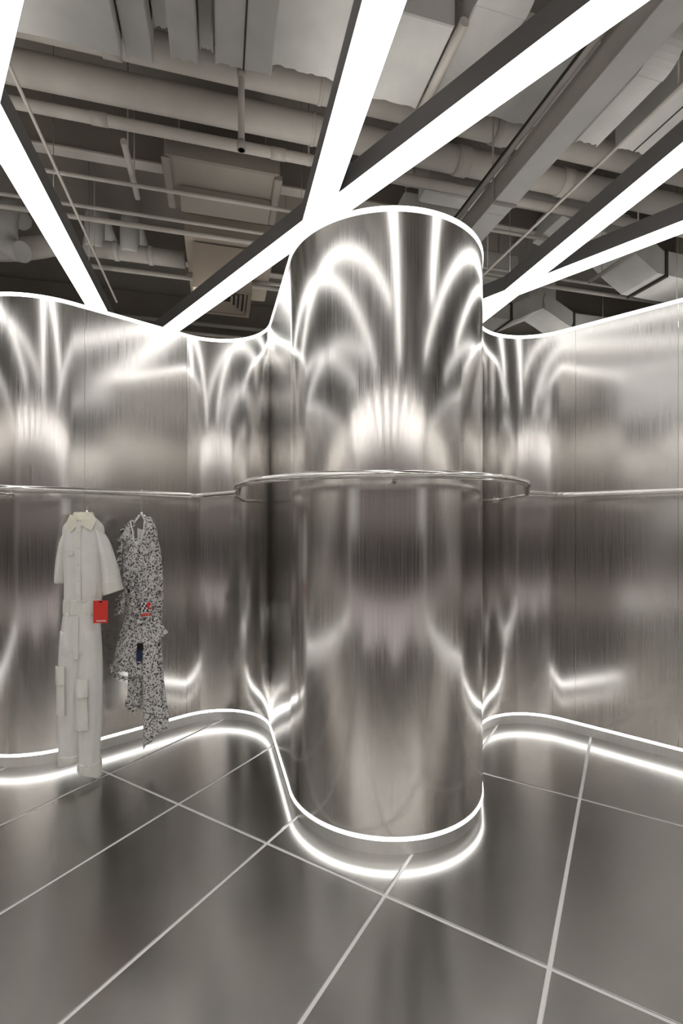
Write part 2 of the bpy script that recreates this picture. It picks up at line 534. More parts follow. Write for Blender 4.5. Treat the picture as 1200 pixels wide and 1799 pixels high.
# steel beam
r = empty('steel_beam', at(0.3, 4.02, 2.85), TH)
tag(r, 'painted steel beam crossing the ceiling behind the pipes', 'beam')
MB().box(-4.6, 4.4, -0.05, 0.05, 0, 0.014).build('lower_flange', M['pipe'], r)
MB().box(-4.6, 4.4, -0.006, 0.006, 0.014, TOPD - 2.85 - 0.014).build('web', M['slab'], r)
MB().box(-4.6, 4.4, -0.05, 0.05, TOPD - 2.85 - 0.014, TOPD - 2.85).build('upper_flange', M['pipe'], r)
for k, tt in enumerate((5.6, 7.2)):
    r = empty('steel_beam', at(0.3, tt, 2.95), TH)
    tag(r, ['painted steel beam over the square vent, nearer of the two behind it', 'painted steel beam furthest back above the dark room'][k], 'beam')
    MB().box(-5.5, 6.0, -0.05, 0.05, 0, 0.014).build('lower_flange', M['pipe'], r)
    MB().box(-5.5, 6.0, -0.006, 0.006, 0.014, TOPD - 2.95).build('web', M['slab'], r)

# flat wrapped ducts (insulated boards) above the front of the shop
def flat_duct(label, s0, s1, t0, t1, D, th=0.22, bend=False, seam=None):
    cs, ct = (s0 + s1) / 2, (t0 + t1) / 2
    root = empty('flat_duct', at(cs, ct, D), TH)
    tag(root, label, 'duct')
    w, l = (s1 - s0) / 2, (t1 - t0) / 2
    mb = MB()
    n = 14
    rnd = random.Random(label)
    amp = 0.008
    # slightly wavy far edge like loose wrapping
    edge = [l + amp * rnd.uniform(-1, 1) + (0.012 if k in (0, n) else 0) for k in range(n + 1)]
    def ringat(z, inset):
        bot = [(-w + inset + 2 * (w - inset) * k / n, -l + inset, z) for k in range(n + 1)]
        top = [(-w + inset + 2 * (w - inset) * k / n, edge[k] - inset, z) for k in range(n, -1, -1)]
        return bot + top
    mb.loft([ringat(0, 0.006), ringat(0.006, 0), ringat(th, 0)], smooth=False)
    mb.build('wrap', M['duct'], root)
    if bend:                                     # the duct turns upward at its near end
        prof = []
        R = 0.14
        for k in range(9):
            a = math.pi / 2 * k / 8
            prof.append((-l - R * math.sin(a), R - R * math.cos(a)))
        prof.append((-l - R, TOPD - D - 0.02))
        rings = [[(-w, y, z) for y, z in prof], [(w, y, z) for y, z in prof]]
        m2 = MB()
        m2.loft([[(x, y, z) for x in (-w, w)] + [(x, y + min(th, 0.2) * (1 if i > 7 else 0.4 + 0.08 * i), z + th * (1 - i / 9 if i < 9 else 0)) for x in (w, -w)]
                 for i, (y, z) in enumerate(prof)], smooth=False)
        m2.build('elbow', M['duct'], root)
    if seam is not None:
        MB().box(seam - cs - 0.004, seam - cs + 0.004, -l, l, -0.004, 0.002).build('seam_tape', M['dark'], root)
    for sx in (-w * 0.6, w * 0.6):
        MB().tube([(sx, 0, th), (sx, 0, TOPD - D)], 0.006, 8).build('hanger_rod', M['pipe'], root)
    return root
flat_duct('broad flat wrapped duct with curling edge over the clothing bay', -1.50, -0.47, 0.3, 2.56, 2.34)
flat_duct('narrow flat wrapped duct raised beside the broad curling duct', -0.46, -0.33, 0.3, 2.62, 2.40)
flat_duct('slim flat wrapped duct between the recess and the drop pipe', -0.225, -0.10, 0.3, 2.40, 2.24)
flat_duct('flat wrapped duct split by a dark seam in front of the drop pipe', -0.02, 0.245, 0.3, 2.33, 2.20, seam=0.112)
flat_duct('plain flat wrapped duct between the drop pipe and a light bar', 0.255, 0.585, 0.3, 2.44, 2.36)
flat_duct('small recessed flat duct hidden between two wrapped ducts', -0.32, -0.235, 0.3, 2.55, 2.52)
flat_duct('small recessed flat duct beside the dark seam', -0.095, -0.03, 0.3, 2.42, 2.34)
flat_duct('square flat duct panel in the wedge between two light bars', 0.63, 1.075, 2.04, 2.49, 2.36, 0.16)
flat_duct('flat duct turning upward beside the small drain pipe', 1.14, 1.40, 1.96, 2.47, 2.40, 0.16, bend=True)
flat_duct('flat duct panel beside the pale cable tray', 1.42, 1.93, 2.07, 2.50, 2.42, 0.16)
flat_duct('narrow flat duct panel on the far side of the cable tray', 1.97, 2.13, 2.07, 2.47, 2.42, 0.16)
flat_duct('flat duct turning upward behind the thin rod and cable tray', 2.14, 2.31, 2.05, 2.50, 2.40, 0.16, bend=True)
flat_duct('flat duct panel beside the thin straight rod', 2.45, 2.75, 2.05, 2.50, 2.42, 0.16, seam=2.58)
flat_duct('flat duct plate above the crossing of the broad ducts', 2.80, 3.6, 1.7, 2.45, 2.44, 0.16)

# pale cable tray
r = empty('cable_tray', at(1.79, 2.0, 2.10), TH)
tag(r, 'pale square cable tray running back above the rounded column', 'cable tray')
MB().box(-0.075, 0.075, -2.6, 0.83, 0, 0.006).build('bottom', M['tray'], r)
MB().box(-0.075, -0.069, -2.6, 3.4, 0.006, 0.15).build('side', M['pipe'], r)
MB().box(0.069, 0.075, -2.6, 3.4, 0.006, 0.15).build('side', M['pipe'], r)
MB().box(-0.075, 0.075, 0.834, 3.4, 0, 0.006).build('bottom', M['tray'], r)
MB().box(-0.069, 0.069, -2.6, 3.4, 0.144, 0.15).build('lid', M['pipe'], r)
for q in (-1.4, 0.72, 2.4):
    mb = MB().tube([(-0.085, q, 0.0), (-0.085, q, 0.24), (-0.085, q, TOPD - 2.1)], 0.006, 8)
    mb.box(-0.09, 0.08, q - 0.012, q + 0.012, -0.012, 0.0)
    mb.build('bracket', M['pipe'], r)
r = empty('conduit', at(1.66, 2.0, 2.22), TH)
tag(r, 'thin dark conduit clipped along the side of the pale cable tray', 'conduit')
MB().tube([(0, -2.6, 0), (0, 1.6, 0)], 0.016, 10).build('run', M['pipe'], r)
MB().tube([(0.012, -2.6, 0.05), (0.012, 1.6, 0.05)], 0.010, 10).build('cable', M['dark'], r)

# boxes and vents further back
def duct_box(name, label, s0, s1, t0, t1, D, th, cat='duct', mat='duct', steps=()):
    cs, ct = (s0 + s1) / 2, (t0 + t1) / 2
    root = empty(name, at(cs, ct, D), TH)
    tag(root, label, cat)
    MB().cbox(s0 - cs, s1 - cs, t0 - ct, t1 - ct, 0, th, 0.012).build('casing', M[mat], root)
    for (a, b, c, d, z0, z1) in steps:
        MB().cbox(a - cs, b - cs, c - ct, d - ct, z0, z1, 0.008).build('collar', M[mat], root)
    for sx in (-1, 1):
        MB().tube([(sx * (s1 - s0) * 0.4, 0, th - 0.003), (sx * (s1 - s0) * 0.4, 0, TOPD - D)], 0.006, 8).build('hanger_rod', M['pipe'], root)
    return root
duct_box('duct_box', 'stepped grey duct box behind the light bars above the vent', -0.38, 0.44, 3.55, 4.10, 2.62, 0.22, mat='slab',
         steps=[(-0.40, -0.34, 3.55, 4.10, -0.02, 0.0), (-0.30, 0.40, 3.82, 4.06, -0.06, 0.0), (0.40, 0.46, 3.56, 4.1, -0.03, 0.02)])
duct_box('duct_box', 'stepped duct box just behind the top of the rounded column', 1.55, 2.25, 3.42, 3.56, 2.62, 0.12)
duct_box('duct_box', 'lower stepped duct box beside the cable tray behind the rounded column', 1.50, 2.15, 3.72, 3.98, 2.62, 0.2,
         steps=[(1.46, 1.52, 3.72, 3.98, -0.03, 0.1)])
duct_box('duct_box', 'large flat beige duct running back over the square vent', -0.30, 0.50, 4.36, 5.45, 2.56, 0.2, mat='warm',
         steps=[(-0.32, 0.52, 5.0, 5.06, -0.02, 0.0)])
duct_box('duct_box', 'dark duct box in the shadow between rods and light bar', 2.1, 3.1, 4.45, 4.9, 2.66, 0.25)
duct_box('duct_box', 'long low duct lying across the back of the dark room', -5.0, 1.2, 7.4, 7.9, 2.55, 0.3, mat='warm')

# square vent
r = empty('ceiling_vent', at(0.03, 4.68, 2.14), TH)
tag(r, 'square beige louvred ceiling vent hanging beyond the steel wall', 'vent')
for i, (a, z) in enumerate(((0.26, 0.0), (0.215, 0.008), (0.175, 0.016), (0.135, 0.024), (0.095, 0.032))):
    b = a - 0.022 if i else a - 0.035
    zz = z + (0.022 if i else 0.004)
    mb = MB()
    o4 = [(-a, -a, z), (a, -a, z), (a, a, z), (-a, a, z)]
    i4 = [(-b, -b, zz), (b, -b, zz), (b, b, zz), (-b, b, zz)]
    o5 = [(x, y, q + 0.004) for x, y, q in o4]; i5 = [(x, y, q + 0.004) for x, y, q in i4]
    for k in range(4):
        k2 = (k + 1) % 4
        mb.quad([o4[k2], o4[k], i4[k], i4[k2]]); mb.quad([o5[k], o5[k2], i5[k2], i5[k]])
        mb.quad([o4[k], o4[k2], o5[k2], o5[k]]); mb.quad([i4[k2], i4[k], i5[k], i5[k2]])
    mb.build('louvre' if i else 'frame', M['warm'], r)
MB().box(-0.255, 0.255, -0.255, 0.255, 0.065, 0.40).build('plenum_box', M['dark'], r)
MB().box(-0.26, 0.26, -0.26, -0.255, 0.004, 0.40).build('side_plate', M['warm'], r)
MB().tube([(0.1, 0, 0.40), (0.1, 0, TOPD - 2.14)], 0.05, 14).build('hanger_rod', M['pipe'], r)
# plaster bulkhead beyond it
r = empty('bulkhead', at(0.3, 6.5, 2.15), TH)
tag(r, 'long plain plaster bulkhead beyond the square vent', 'bulkhead')
MB().cbox(-4.5, 1.4, -0.2, 0.25, 0, 0.30, 0.01).build('fascia', M['warm'], r)
MB().tube([(-4.5, -0.23, 0.30), (1.4, -0.23, 0.30)], 0.02, 10).build('edge_pipe', M['pipe'], r)
for q in (-3, 0.5): MB().tube([(q, 0, 0.299), (q, 0, TOPD - 2.15)], 0.01, 8).build('hanger_rod', M['pipe'], r)

# round branch ducts beyond the clothing bay
def branch(label, s, t, D, parts):
    root = empty('branch_duct', at(s, t, D), TH)
    tag(root, label, 'duct')
    for nm, path, rr in parts:
        MB().tube(path, rr, 18).build(nm, M['duct'] if nm != 'run' else M['pipe'], root)
    return root
def bendpath(p0, p1, p2, n=8):
    p0, p1, p2 = map(Vector, (p0, p1, p2))
    return [(p0.lerp(p1, k / n)).lerp(p1.lerp(p2, k / n), k / n) for k in range(n + 1)]
branch('round duct run with two upright branches beyond the clothes', -0.75, 4.82, 2.50,
       [('run', [(-0.45, 0, 0.08), (0.43, 0, 0.08)], 0.075),
        ('upright', [(-0.36, -0.03, 0.06), (-0.36, -0.03, 0.2)] + bendpath((-0.36, -0.03, 0.25), (-0.36, -0.03, 0.42), (-0.36, 0.2, 0.46)) + [(-0.36, 0.6, 0.47)], 0.085),
        ('upright', [(-0.06, -0.03, 0.06), (-0.06, -0.03, 0.2)] + bendpath((-0.06, -0.03, 0.25), (-0.06, -0.03, 0.42), (-0.06, 0.2, 0.46)) + [(-0.06, 0.6, 0.47)], 0.085),
        ('collar', [(-0.2, 0, 0.08), (-0.16, 0, 0.08)], 0.084),
        ('collar', [(0.1, 0, 0.08), (0.14, 0, 0.08)], 0.084)])
branch('bundle of bent round ducts beside the light bar over the clothes', -1.98, 4.9, 2.40,
       [('run', [(-0.9, 0.05, 0.10)] + bendpath((-0.2, 0.05, 0.10), (0.2, 0.05, 0.10), (0.62, 0.0, 0.26)), 0.095),
        ('upright', bendpath((-0.42, 0.25, 0.60), (-0.42, -0.15, 0.62), (-0.42, -0.12, 0.25)) + bendpath((-0.42, -0.1, 0.2), (-0.42, -0.1, 0.02), (-0.1, -0.25, -0.02)), 0.10),
        ('upright', bendpath((0.16, 0.25, 0.52), (0.16, -0.12, 0.54), (0.16, -0.1, 0.25)) + bendpath((0.16, -0.09, 0.2), (0.16, -0.09, 0.04), (0.32, -0.2, 0.0)), 0.085),
        ('collar', [(-0.3, 0.05, 0.10), (-0.26, 0.05, 0.10)], 0.105)])

# big square duct and branching duct beyond the right-hand wall
def rect_sweep(path, w, h):
    """rectangular duct swept along a path in the s-z or t-z plane"""
    mb = MB(); rings = []
    path = [Vector(p) for p in path]
    for j, p in enumerate(path):
        t = (path[min(j + 1, len(path) - 1)] - path[max(j - 1, 0)]).normalized()
        x = Vector((0, 1, 0)); y = t.cross(x).normalized()
        rings.append([p - x * w - y * h, p + x * w - y * h, p + x * w + y * h, p - x * w + y * h])
    return mb.loft(rings, smooth=False)
r = empty('square_duct', at(3.95, 3.78, 2.36), TH)
tag(r, 'big square duct with joint bands stepping up beyond the wall', 'duct')
rect_sweep([(-0.55, 0, 0.42), (-0.35, 0, 0.40), (-0.15, 0, 0.25), (0.05, 0, 0.13), (0.35, 0, 0.12), (1.6, 0, 0.12)], 0.21, 0.115).build('casing', M['duct'], r)
for q in (0.1, 0.75):
    MB().box(q, q + 0.03, -0.222, 0.222, -0.01, 0.25).build('joint_band', M['dark'], r)
rect_sweep([(-0.55, 0, 0.42), (-0.75, 0, 0.45), (-1.0, 0, 0.5)], 0.21, 0.115).build('casing', M['duct'], r)
for q in (0.5, 1.2): MB().tube([(q, 0, 0.234), (q, 0, TOPD - 2.36)], 0.008, 8).build('hanger_rod', M['pipe'], r)
r = empty('square_duct', at(3.5, 4.75, 2.30), TH)
tag(r, 'branching square duct with forked collar behind paired conduits', 'duct')
MB().cbox(-0.18, 0.18, -0.16, 0.16, 0.16, TOPD - 2.30, 0.01).build('riser', M['duct'], r)
for sg in (-1, 1):
    rect_sweep([(0, 0, 0.24), (sg * 0.16, 0, 0.17), (sg * 0.34, 0, 0.08), (sg * 0.40, 0, 0.06)], 0.17, 0.085).build('fork', M['duct'], r)
    rect_sweep([(sg * 0.41, 0, 0.06), (sg * 1.05, 0, 0.06)], 0.165, 0.08).build('branch', M['duct'], r)
    MB().box(sg * 0.405 - 0.012, sg * 0.405 + 0.012, -0.18, 0.18, -0.03, 0.155).build('joint_band', M['dark'], r)

# ------------------------------------------------------------------ clothes rail
RZ = 1.662
def arc(cx, cy, R, a0, a1, n=40):
    return [(cx + R * math.cos(math.radians(a0 + (a1 - a0) * k / n)), cy + R * math.sin(math.radians(a0 + (a1 - a0) * k / n))) for k in range(n + 1)]
left = fillet([(-3.05, 3.38, 0), (-2.02, 2.36, 0.45), (-0.93, 3.165, 0.10), (-0.63, 2.89, 0.06), (-0.545, 2.52, 0)])
front = arc(0.205, 2.645, 0.775, 197, 342)
right = fillet([(0.942, 2.405, 0), (0.952, 2.44, 0.03), (1.13, 2.90, 0.05), (1.42, 3.10, 0.15), (2.72, 2.18, 0.3), (3.15, 2.10, 0)])
path = [(p.x, p.y) for p in left] + front + [(p.x, p.y) for p in right]
rail = empty('clothes_rail', (0, 2.5, RZ))
tag(rail, 'continuous bent steel clothes rail following the curved wall around the column', 'rail')
clean = [path[0]]
for p in path[1:]:
    if math.dist(p, clean[-1]) > 0.012: clean.append(p)
for _ in range(2):
    clean = [clean[0]] + [((a[0] + 2 * b[0] + c[0]) / 4, (a[1] + 2 * b[1] + c[1]) / 4) for a, b, c in zip(clean, clean[1:], clean[2:])] + [clean[-1]]
MB().tube([(x, y - 2.5, 0) for x, y in clean], 0.0165, 16).build('tube', M['rail'], rail)
for (a, b) in (((-0.68, 2.95), (-0.73, 3.57)), ((0.22, 1.88), (0.235, 2.142)), ((1.20, 2.96), (1.12, 3.46)),
               ((-2.02, 2.585), (-2.0, 2.862)), ((2.55, 2.30), (2.68, 2.42))):
    mb = MB().tube([(a[0], a[1] - 2.5, -0.004), (b[0], b[1] - 2.5, -0.012)], 0.010, 12)
    d = Vector((b[0] - a[0], b[1] - a[1])).normalized()
    mb.tube([(b[0] - d.x * 0.01, b[1] - d.y * 0.01 - 2.5, -0.012), (b[0], b[1] - 2.5, -0.012)], 0.024, 16)
    mb.build('bracket', M['rail'], rail)

# ------------------------------------------------------------------ garments
def ell(cx, cy, z, a, b, n=40, fold=0.0, nf=7, ph=0.0, zf=None):
    pts = []
    for k in range(n):
        q = 2 * math.pi * k / n
        f = 1 + fold * math.sin(nf * q + ph) + 0.5 * fold * math.sin((nf + 4) * q + 1.7 * ph)
        c, s = math.cos(q), math.sin(q)
        sx = math.copysign(abs(c) ** 0.85, c)
        pts.append((cx + a * sx * (1 + (f - 1) * 0.35), cy + b * s * f, z + (zf(q) if zf else 0)))
    return pts

def interp(rows, per=4):
    """smooth (Catmull-Rom) resampling of parameter rows"""
    out = []
    for i in range(len(rows) - 1):
        p0 = rows[max(i - 1, 0)]; p1 = rows[i]; p2 = rows[i + 1]; p3 = rows[min(i + 2, len(rows) - 1)]
        for k in range(per):
            t = k / per
            out.append([0.5 * (2 * b + (c - a) * t + (2 * a - 5 * b + 4 * c - d) * t * t + (3 * b - a - 3 * c + d) * t ** 3)
                        for a, b, c, d in zip(p0, p1, p2, p3)])
    out.append(list(rows[-1]))
    return out

def garment_tube(rows, fold=0.1, nf=5, ph=0.0, n=40, zf_last=None, caps=True):
    rr = interp(rows)
    rings = []
    for j, (z, cx, cy, a, b) in enumerate(rr):
        fr = j / (len(rr) - 1)
        zf = None
        if zf_last:
            w = max(0.0, (fr - 0.6) / 0.4)
            zf = (lambda q, w=w: w * zf_last(q))
        rings.append(ell(cx, cy, z, a, b, n, fold * (0.4 + 0.6 * fr), nf, ph + 0.8 * fr, zf))
    rings.reverse()
    return MB().loft(rings, True, caps)

# --- ivory jumpsuit
JX, JY = -1.480, 2.745
k = 302.0
def jz(v): return 1.45 - (v - 927) / k
def jx(u): return (u - 153) / k
J = empty('jumpsuit', (JX, JY, 0), math.radians(6))
tag(J, 'ivory short-sleeved cargo jumpsuit hanging from the steel rail', 'jumpsuit')
rows = [(jz(v), jx(c), y, w / k, d) for v, c, y, w, d in
        ((908, 150, 0.0, 18, .040), (916, 150, 0.0, 26, .052), (926, 150, 0.0, 33, .062), (942, 150, 0.0, 33.5, .068), (975, 150, 0, 32.5, .070),
         (1010, 151, 0, 32, .066), (1040, 150, 0, 31, .060), (1056, 149, 0, 30, .055))]
torso = garment_tube(rows, 0.10, 5, 0.4, 48).build('torso', M['organza'], J)
rows = [(jz(v), jx(c), y, w / k, d) for v, c, y, w, d in
        ((1051, 148.5, 0, 30.5, .058), (1057, 148.5, 0, 31, .060), (1070, 148, 0, 31, .060), (1076, 148, 0, 30.5, .058))]
garment_tube(rows, 0.05, 7, 1.0, 48).build('waistband', M['organza2'], J)
rows = [(jz(v), jx(c), y, w / k, d) for v, c, y, w, d in
        ((1072, 148, 0, 30, .055), (1090, 147, 0, 31.5, .062), (1115, 146, 0, 33, .066), (1135, 146, 0, 33.5, .066), (1150, 146, 0, 33, .055))]
garment_tube(rows, 0.10, 6, 2.0, 48).build('hips', M['organza'], J)
rows = [(jz(v), jx(c), y, w / k, d) for v, c, y, w, d in
        ((1105, 133, .0, 20, .058), (1160, 131, .004, 21.5, .058), (1210, 129, .010, 21.5, .057), (1260, 128.5, .012, 21, .056), (1310, 128, .012, 19.5, .055), (1322, 128, .012, 19, .056))]
garment_tube(rows, 0.10, 5, 0.2, 40).build('leg', M['organza'], J)
rows = [(jz(v), jx(c), y, w / k, d) for v, c, y, w, d in
        ((1105, 160, -.004, 19, .058), (1160, 163, -.010, 19.5, .058), (1210, 164, -.018, 19.5, .057), (1260, 163.5, -.02, 19, .055), (1315, 163, -.02, 17, .055), (1333, 163, -.02, 17.5, .056))]
garment_tube(rows, 0.10, 5, 1.3, 40).build('leg', M['organza'], J)
for (c, v0, v1, y, w, ph, tilt) in ((128, 1320, 1335, .012, 19.5, .3, 9), (163, 1331, 1350, -.02, 18.5, 2.2, -9)):
    rows = [(jz(v0), jx(c), y, w / k, .060), (jz((v0 + v1) / 2), jx(c), y, (w + 1) / k, .062), (jz(v1), jx(c), y, (w + .5) / k, .058)]
    garment_tube(rows, 0.05, 4, ph, 40, zf_last=lambda q, T=tilt: -T / k * math.cos(q) * -0.7 - 0.012 * max(0, math.cos(q * 2 + 0.6))).build('leg_cuff', M['organza2'], J)
def sleeve(pts, ph):
    """pts: centre (x, y, z), half width, half depth, tilt of the opening in radians"""
    pp = interp([(x, y, z, a, b, ti) for (x, y, z), a, b, ti in pts])
    rings = []
    for j, (x, y, z, a, b, ti) in enumerate(pp):
        fr = j / (len(pp) - 1)
        ring = []
        for q in range(28):
            an = 2 * math.pi * q / 28
            f = 1 + 0.08 * math.sin(4 * an + ph + fr)
            dx = a * math.cos(an)
            ring.append((x + dx * math.cos(ti), y + b * math.sin(an) * f, z + dx * math.sin(ti)))
        rings.append(ring)
    rings.reverse()
    return MB().loft(rings, True, True)
sleeve([((jx(128), 0, jz(928)), .030, .045, .9), ((jx(122), 0, jz(945)), .032, .052, .5), ((jx(117), 0, jz(975)), .030, .055, .15),
        ((jx(114), 0, jz(1000)), .028, .056, -.05), ((jx(112), 0, jz(1022)), .026, .056, -.2)], .3).build('sleeve', M['organza'], J)
sleeve([((jx(174), -.005, jz(926)), .030, .045, -.9), ((jx(183), -.01, jz(945)), .036, .054, -.45), ((jx(192), -.012, jz(980)), .040, .060, -.1),
        ((jx(198), -.015, jz(1010)), .046, .062, .12), ((jx(201.5), -.016, jz(1037)), .053, .062, .30)], 1.1).build('sleeve', M['organza'], J)
sleeve([((jx(199), -.015, jz(1020)), .049, .065, .18), ((jx(200.5), -.016, jz(1030)), .052, .066, .26), ((jx(202), -.016, jz(1040)), .055, .066, .32)], 1.1).build('sleeve_cuff', M['organza2'], J)
# stand collar with two turned leaves
rows = [(jz(900), jx(150), .004, 15 / k, .038), (jz(905), jx(150), .002, 17 / k, .042), (jz(914), jx(150), 0, 21 / k, .050)]
garment_tube(rows, 0.03, 4, 0.1, 40, caps=False).build('collar_stand', M['cream'], J)
def leaf(pts, y, th, name, mat, parent):
    mb = MB()
    fr = [(x, y + dy, z) for x, z, dy in pts]; bk = [(x, y + dy + th, z) for x, z, dy in pts]
    mb.loft([bk, fr], smooth=False)
    return mb.build(name, mat, parent)
leaf([(jx(134), jz(904), .01), (jx(146), jz(912), -.01), (jx(150), jz(922), -.015), (jx(138), jz(935), -.012), (jx(130), jz(917), 0)], -.055, .006, 'collar_leaf', M['cream'], J)
leaf([(jx(170), jz(903), .01), (jx(178), jz(914), 0), (jx(172), jz(932), -.015), (jx(154), jz(922), -.02), (jx(157), jz(912), -.012)], -.055, .006, 'collar_leaf', M['cream'], J)
# button placket, pockets
def patch(name, u0, u1, v0, v1, surf, mat, parent, lift=.004, th=.004, flare=0.0):
    """flat sewn-on piece lying on an elliptical body: surf = (centre u, half width, centre y, half depth)"""
    cu, hw, cy, hd = surf
    rings = []
    for i in range(7):
        f = i / 6
        v = v0 + (v1 - v0) * f
        a = u0 - flare * f; b = u1 + flare * f * 0.3
        row_f = []; row_b = []
        for j in range(9):
            u = a + (b - a) * j / 8
            e = max(0.0, 1 - ((u - cu) / hw) ** 2) ** 0.5
            yy = cy - hd * e - lift * (1 + 0.6 * math.sin(math.pi * j / 8) * f)
            row_f.append((jx(u), yy, jz(v))); row_b.append((jx(u), yy + th, jz(v)))
        rings.append(row_f + row_b[::-1])
    return MB().loft(rings, smooth=False).build(name, mat, parent)
T_ = (150, 33, 0, .072); LL = (129, 22, .010, .060); RL = (163.5, 20, -.018, .060); WB = (148.5, 31, 0, .062)
patch('placket', 147, 155, 917, 1051, T_, M['organza2'], J, lift=.003)
for v in (935, 962, 990, 1018, 1042):
    MB().tube([(jx(151), -.080, jz(v)), (jx(151), -.073, jz(v))], 0.0045, 12).build('button', M['lining'], J)
patch('chest_pocket_flap', 124, 142, 966, 974, T_, M['organza2'], J)
patch('chest_pocket_flap', 160, 176, 968, 976, T_, M['organza2'], J)
patch('cargo_pocket', 109, 127, 1190, 1247, LL, M['organza2'], J, lift=.012)
patch('pocket_flap', 109, 128, 1163, 1193, LL, M['organza2'], J, lift=.020)
patch('cargo_pocket', 147, 168, 1208, 1268, RL, M['organza2'], J, lift=.022, flare=6)
patch('pocket_flap', 146, 170, 1182, 1211, RL, M['organza2'], J, lift=.030)
patch('belt_loop', 131, 135, 1049, 1079, WB, M['organza2'], J)
patch('belt_loop', 166, 170, 1049, 1079, WB, M['organza2'], J)
patch('fly', 143, 151, 1078, 1150, (147, 33, 0, .068), M['organza2'], J, lift=.006)
# red price card with string
cd = MB().box(jx(178.5), jx(202), -.10, -.098, jz(1088), jz(1050)).build('price_card', M['red'], J)
tag(cd, 'red card tag with small white print')
txt = MB()
for q in range(9):
    x0 = 183.5 + q * 1.75
    txt.box(jx(x0), jx(x0 + 1.25), -.1006, -.0999, jz(1085.4), jz(1083.2))
txt.build('print', M['ink'], cd)
MB().box(jx(188), jx(193), -.1008, -.0999, jz(1053.5), jz(1051)).build('eyelet', M['black'], cd)
MB().tube([(jx(190.5), -.1, jz(1052)), (jx(189), -.085, jz(1040)), (jx(192), -.06, jz(1025))], 0.0012, 6).build('string', M['ink'], cd)

def hanger(x, y, half, drop, zneck, lean, label):
    h = empty('clothes_hanger', (x, y, 0), lean)
    tag(h, label, 'hanger', 'wire hangers on the steel rail')
    top = RZ + 0.0165
    p = [(0.0, 0.020, RZ - 0.012)]
    for q in range(9):
        a = math.radians(-10 + 200 * q / 8)
        p.append((0.0, 0.0205 * math.cos(a), RZ + 0.0205 * math.sin(a)))
    p += [(0, -0.012, RZ - 0.04), (0, 0.0, RZ - 0.07), (0, 0, zneck)]
    MB().tube(p, 0.0018, 8).build('hook', M['clear'], h)
    MB().tube([(0, 0, zneck + .012), (0, 0, zneck - .012)], 0.009, 12).build('neck', M['rail'], h)
    arm_p = [(-half, 0, zneck - drop), (-half * .55, 0, zneck - drop * .52), (-.018, 0, zneck - .008), (.018, 0, zneck - .008), (half * .55, 0, zneck - drop * .52), (half, 0, zneck - drop)]
    MB().tube(arm_p, 0.0055, 10).build('shoulder_bar', M['rail'], h)
hanger(JX + .005, JY + 0.012, .085, .085, jz(900), math.radians(6), 'slim metal hanger inside the ivory jumpsuit collar')

# --- printed dress
DX, DY = -1.232, 2.945
kd = 284.0
def dz(v): return 1.45 - (v - 927) / kd
def dx(u): return (u - 248) / kd
Dr = empty('printed_dress', (DX, DY, 0), math.radians(-8))
tag(Dr, 'black and white floral print ruffled dress with uneven hem hanging from rail', 'dress')
rows = [(dz(v), dx(c), y, w / kd, d) for v, c, y, w, d in
        ((946, 246, 0, 28, .040), (958, 246, 0, 32, .052), (985, 248, 0, 34, .062), (1015, 249, 0, 35, .066), (1045, 249, 0, 35, .064), (1070, 250, 0, 33, .058), (1090, 250, 0, 32, .056))]
bod = garment_tube(rows, 0.14, 6, 0.3, 56).build('bodice', M['print'], Dr)
# shoulder pieces either side of the deep neckline
for nm, pts in (('shoulder', ((950, 222, 9.0), (935, 222, 9.5), (922, 226, 7.5), (914, 231, 4))), ('shoulder', ((950, 266, 10), (935, 265, 9.5), (920, 262, 7.5), (908, 258, 4.5)))):
    rows = [(dz(v), dx(c), 0.0, w / kd, .040 - .006 * i) for i, (v, c, w) in enumerate(pts)]
    garment_tube(rows[::-1], 0.12, 4, 0.9, 28).build(nm, M['print'], Dr)
MB().tube([(dx(229), -.02, dz(918)), (dx(236), -.035, dz(935)), (dx(240), -.052, dz(950)), (dx(248), -.056, dz(957)), (dx(255), -.05, dz(948)), (dx(256), -.035, dz(935)), (dx(255), -.02, dz(915))], 0.0045, 8).build('neckline_binding', M['lining'], Dr)
for p in ([(dx(246), .0, dz(903)), (dx(250), -.01, dz(906)), (dx(257), -.02, dz(917)), (dx(262), -.02, dz(930))], [(dx(243), .0, dz(906)), (dx(236), -.005, dz(915)), (dx(231), -.012, dz(921))]):
    MB().tube(p, 0.005, 8).build('strap', M['lining'], Dr)
mb = MB()
fr = []; n = 10
for i in range(n + 1):
    f = i / n
    fr.append([(dx(236 + 20 * g_) , .012 + .012 * math.sin(math.pi * g_), dz(928 + 26 * f - (3 * math.sin(math.pi * g_) if i == 0 else 0) * -1)) for g_ in [j / 8 for j in range(9)]])
rings = [r_ + [(x, y + .004, z) for x, y, z in r_[::-1]] for r_ in fr]
mb.loft(rings, smooth=False).build('lining', M['lining'], Dr)
